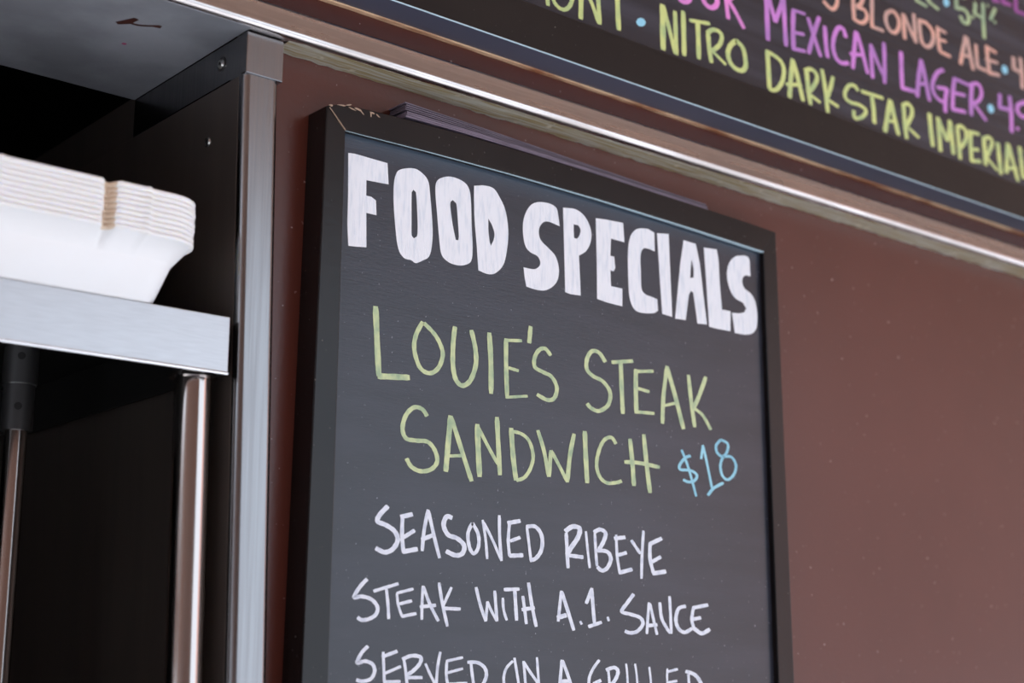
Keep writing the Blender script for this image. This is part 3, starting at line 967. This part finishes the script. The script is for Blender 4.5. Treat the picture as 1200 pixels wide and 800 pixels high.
 ('menu', 'greenchalk', 'yellow-green handwritten word IMPERIAL', """l 60 1.59 15825,7124 15836,6913 15856,6692
l 58 1.60 16005,7115 16014,6889 16017,6663
l 52 1.61 16015,7104 16097,6963 16182,6842
l 53 1.61 16182,6842 16241,6998 16267,7140
l 55 1.62 16276,7129 16287,6915 16300,6689
l 53 1.63 16425,7084 16436,6883 16445,6655
c 53 1.64 16413,7078 16517,7122 16612,7075 16613,6979 16535,6879 16439,6802
l 53 1.64 16727,7102 16706,6919 16702,6680
l 48 1.65 16669,7088 16919,7108
l 48 1.65 16721,6855 16882,6886
l 51 1.66 16681,6689 16910,6732
l 57 1.66 17019,7090 17021,6911 17020,6705
c 51 1.67 17005,7070 17148,7118 17212,7067 17152,6956 17045,6820
l 43 1.68 17067,6812 17283,6695
l 57 1.68 17342,7091 17353,6891 17367,6658
l 58 1.69 17583,7141 17546,6936 17498,6702
l 52 1.69 17605,7132 17665,6949 17770,6650
l 49 1.70 17503,6779 17769,6825
l 55 1.71 17871,7159 17883,6971 17897,6741
l 55 1.73 17877,6737 18121,6755"""),
 ('menu', 'orangechalk', 'orange handwritten letter S before BLONDE', """c 48 1.46 13970,8372 13847,8347 13759,8222 13837,8191 13979,8208 14055,8133 14006,8021 13923,7982 13786,8038"""),
 ('menu', 'orangechalk', 'orange handwritten word BLONDE', """l 52 1.48 14376,8443 14365,8158 14371,7963
c 49 1.49 14366,8440 14515,8473 14570,8362 14528,8235 14428,8163
c 49 1.50 14428,8156 14575,8165 14633,8097 14584,8012 14497,7969 14383,7974
l 50 1.50 14761,8492 14737,8199 14719,7981
l 44 1.52 14698,7982 14956,7993
c 50 1.53 15113,8305 15031,8244 15012,8138 15080,8043 15188,8039 15273,8129 15284,8247 15191,8321 15102,8301
l 54 1.54 15393,8352 15388,8177 15389,8010
l 48 1.55 15403,8341 15512,8184 15633,8029
l 51 1.55 15612,8418 15617,8229 15621,8026
l 51 1.56 15722,8377 15728,8203 15754,8071
c 52 1.57 15708,8355 15870,8369 16001,8297 16013,8182 15933,8071 15838,8036 15746,8076
l 52 1.58 16127,8393 16121,8213 16144,8049
l 43 1.59 16113,8371 16311,8357
l 43 1.59 16133,8216 16299,8234
l 46 1.60 16139,8052 16374,8046"""),
 ('menu', 'orangechalk', 'orange handwritten word ALE', """l 56 1.61 16764,8442 16681,8237 16595,8003
l 53 1.62 16787,8434 16827,8248 16885,8000
l 44 1.62 16647,8153 16843,8169
l 50 1.63 16986,8391 16985,8231 16991,8070
l 47 1.64 16974,8074 17202,8071
l 54 1.64 17245,8442 17248,8259 17262,8057
l 45 1.65 17218,8431 17467,8404
l 45 1.65 17196,8237 17488,8264
l 51 1.66 17237,8057 17506,8092"""),
 ('menu', 'bluechalk', 'light blue dot after BLONDE ALE', """P 17719,8231 17708,8182 17661,8150 17607,8154 17576,8192 17587,8242 17635,8273 17688,8269"""),
 ('menu', 'orangechalk', 'orange handwritten figure 4', """l 55 1.67 17885,8459 17875,8276
l 52 1.68 17858,8284 18072,8283
l 55 1.69 18060,8499 18072,8283 18054,8044"""),
 ('menu', 'palechalk', 'pale green handwritten word ending in LE on the top row', """l 49 1.55 15691,8900 15684,8631
l 43 1.56 15677,8629 15916,8612
l 49 1.56 15973,8958 15952,8690
l 40 1.56 15972,8951 16160,8957
l 40 1.56 15960,8819 16125,8840
l 43 1.57 15943,8698 16176,8646"""),
 ('menu', 'bluechalk', 'light blue dot before 5.4%', """P 16438,8828 16419,8779 16368,8746 16316,8748 16291,8783 16310,8831 16361,8865 16413,8862"""),
 ('menu', 'palechalk', 'pale green handwritten 5.4%', """l 50 1.59 16606,9004 16584,8776
l 44 1.60 16604,8988 16813,9006
c 50 1.61 16586,8792 16769,8824 16859,8759 16836,8658 16724,8635 16671,8703
l 41 1.61 16951,8790 16962,8756
l 51 1.61 17047,9008 17010,8827
l 45 1.62 17004,8841 17214,8831
l 51 1.63 17228,9055 17209,8786 17201,8537
l 48 1.63 17520,9066 17382,8860
l 32 1.63 17333,9068 17350,9042
l 42 1.64 17476,8868 17499,8843"""),
 ('menu', 'violetchalk', 'violet handwritten letters at the top right corner', """l 49 1.64 17470,9176 17641,9212
l 56 1.64 17774,9459 17722,9205
l 46 1.65 17760,9344 17921,9377
l 56 1.65 17705,9213 17931,9245
l 53 1.66 18070,9520 18040,9174
l 50 1.68 18034,9185 18378,9211"""),
]
def catmull(p, n=7):
    out = []
    for i in range(len(p) - 1):
        a, b, c, d = p[max(i - 1, 0)], p[i], p[i + 1], p[min(i + 2, len(p) - 1)]
        for k in range(n):
            t = k / n
            out.append(0.5 * ((2 * b) + (c - a) * t + (2 * a - 5 * b + 4 * c - d) * t * t + (3 * b - a - 3 * c + d) * t ** 3))
    out.append(p[-1])
    return out


def closed_catmull(p, n=4):
    out = []
    m = len(p)
    for i in range(m):
        a, b, c, d = p[i - 1], p[i], p[(i + 1) % m], p[(i + 2) % m]
        # keep sharp corners sharp
        u, v = (b - a), (c - b)
        w = (d - c)
        sharp = u.length > 0 and v.length > 0 and (u.normalized().dot(v.normalized()) < 0.55 or v.normalized().dot(w.normalized()) < 0.55)
        for k in range(n):
            t = k / n
            if sharp:
                out.append(b.lerp(c, t))
            else:
                out.append(0.5 * ((2 * b) + (c - a) * t + (2 * a - 5 * b + 4 * c - d) * t * t + (3 * b - a - 3 * c + d) * t ** 3))
    return out


def build_word(which, matname, label, data):
    par, y = (board, -0.0239) if which == 'chalk' else (menu, -0.0347)
    vs, fs = [], []
    for si, line in enumerate(data.split('\n')):
        ys = y - 0.000012 * si
        kind, rest = line.split(' ', 1)
        if kind == 'P':
            loops = []
            for lp in rest.split('/'):
                loops.append([Vector((q.x, q.y, 0)) for q in closed_catmull([Vector(map(float, s.split(','))) for s in lp.split()])])
            tris = tessellate_polygon(loops)
            k = len(vs)
            for lp in loops:
                vs += [(q.x * 1e-4, ys, q.y * 1e-4) for q in lp]
            fs += [tuple(k + i for i in t) for t in tris]
            continue
        w, asp, rest = rest.split(' ', 2)
        w, asp = float(w), float(asp)
        P = [Vector(map(float, s.split(','))) for s in rest.split()]
        P = [Vector((q.x / asp, q.y)) for q in P]          # chisel nib: strokes are broader across than along
        if len(P) == 2:
            P = [P[0], P[0].lerp(P[1], 0.5), P[1]]
        Q = catmull(P, 8 if kind == 'c' else 5)
        k = len(vs)
        nq = len(Q)
        for i, q in enumerate(Q):
            d = (Q[min(i + 1, nq - 1)] - Q[max(i - 1, 0)])
            d = d.normalized() if d.length > 1e-6 else Vector((1, 0))
            nrm = Vector((-d.y, d.x))
            ww = w * (1 + 0.05 * math.sin(i * 1.3 + si) + random.uniform(-0.02, 0.02)) / 2
            if i in (0, nq - 1):
                ww *= 0.78
                q = q + d * (w * 0.10 if i else -w * 0.10)
            for s in (1, -1):
                e = q + nrm * ww * s
                vs.append((e.x * asp * 1e-4, ys, e.y * 1e-4))
        for i in range(nq - 1):
            fs.append((k + 2 * i, k + 2 * i + 1, k + 2 * i + 3, k + 2 * i + 2))
    me = bpy.data.meshes.new('painted_word')
    me.from_pydata(vs, [], fs)
    me.update()
    bm = bmesh.new()
    bm.from_mesh(me)
    bm.normal_update()
    for f in bm.faces:
        if f.normal.y > 0:
            f.normal_flip()
    bm.to_mesh(me)
    bm.free()
    o = link('painted_word', me, M[matname], par)
    o['label'] = label


for which, matname, label, data in LETTERING:
    build_word(which, matname, label, data)
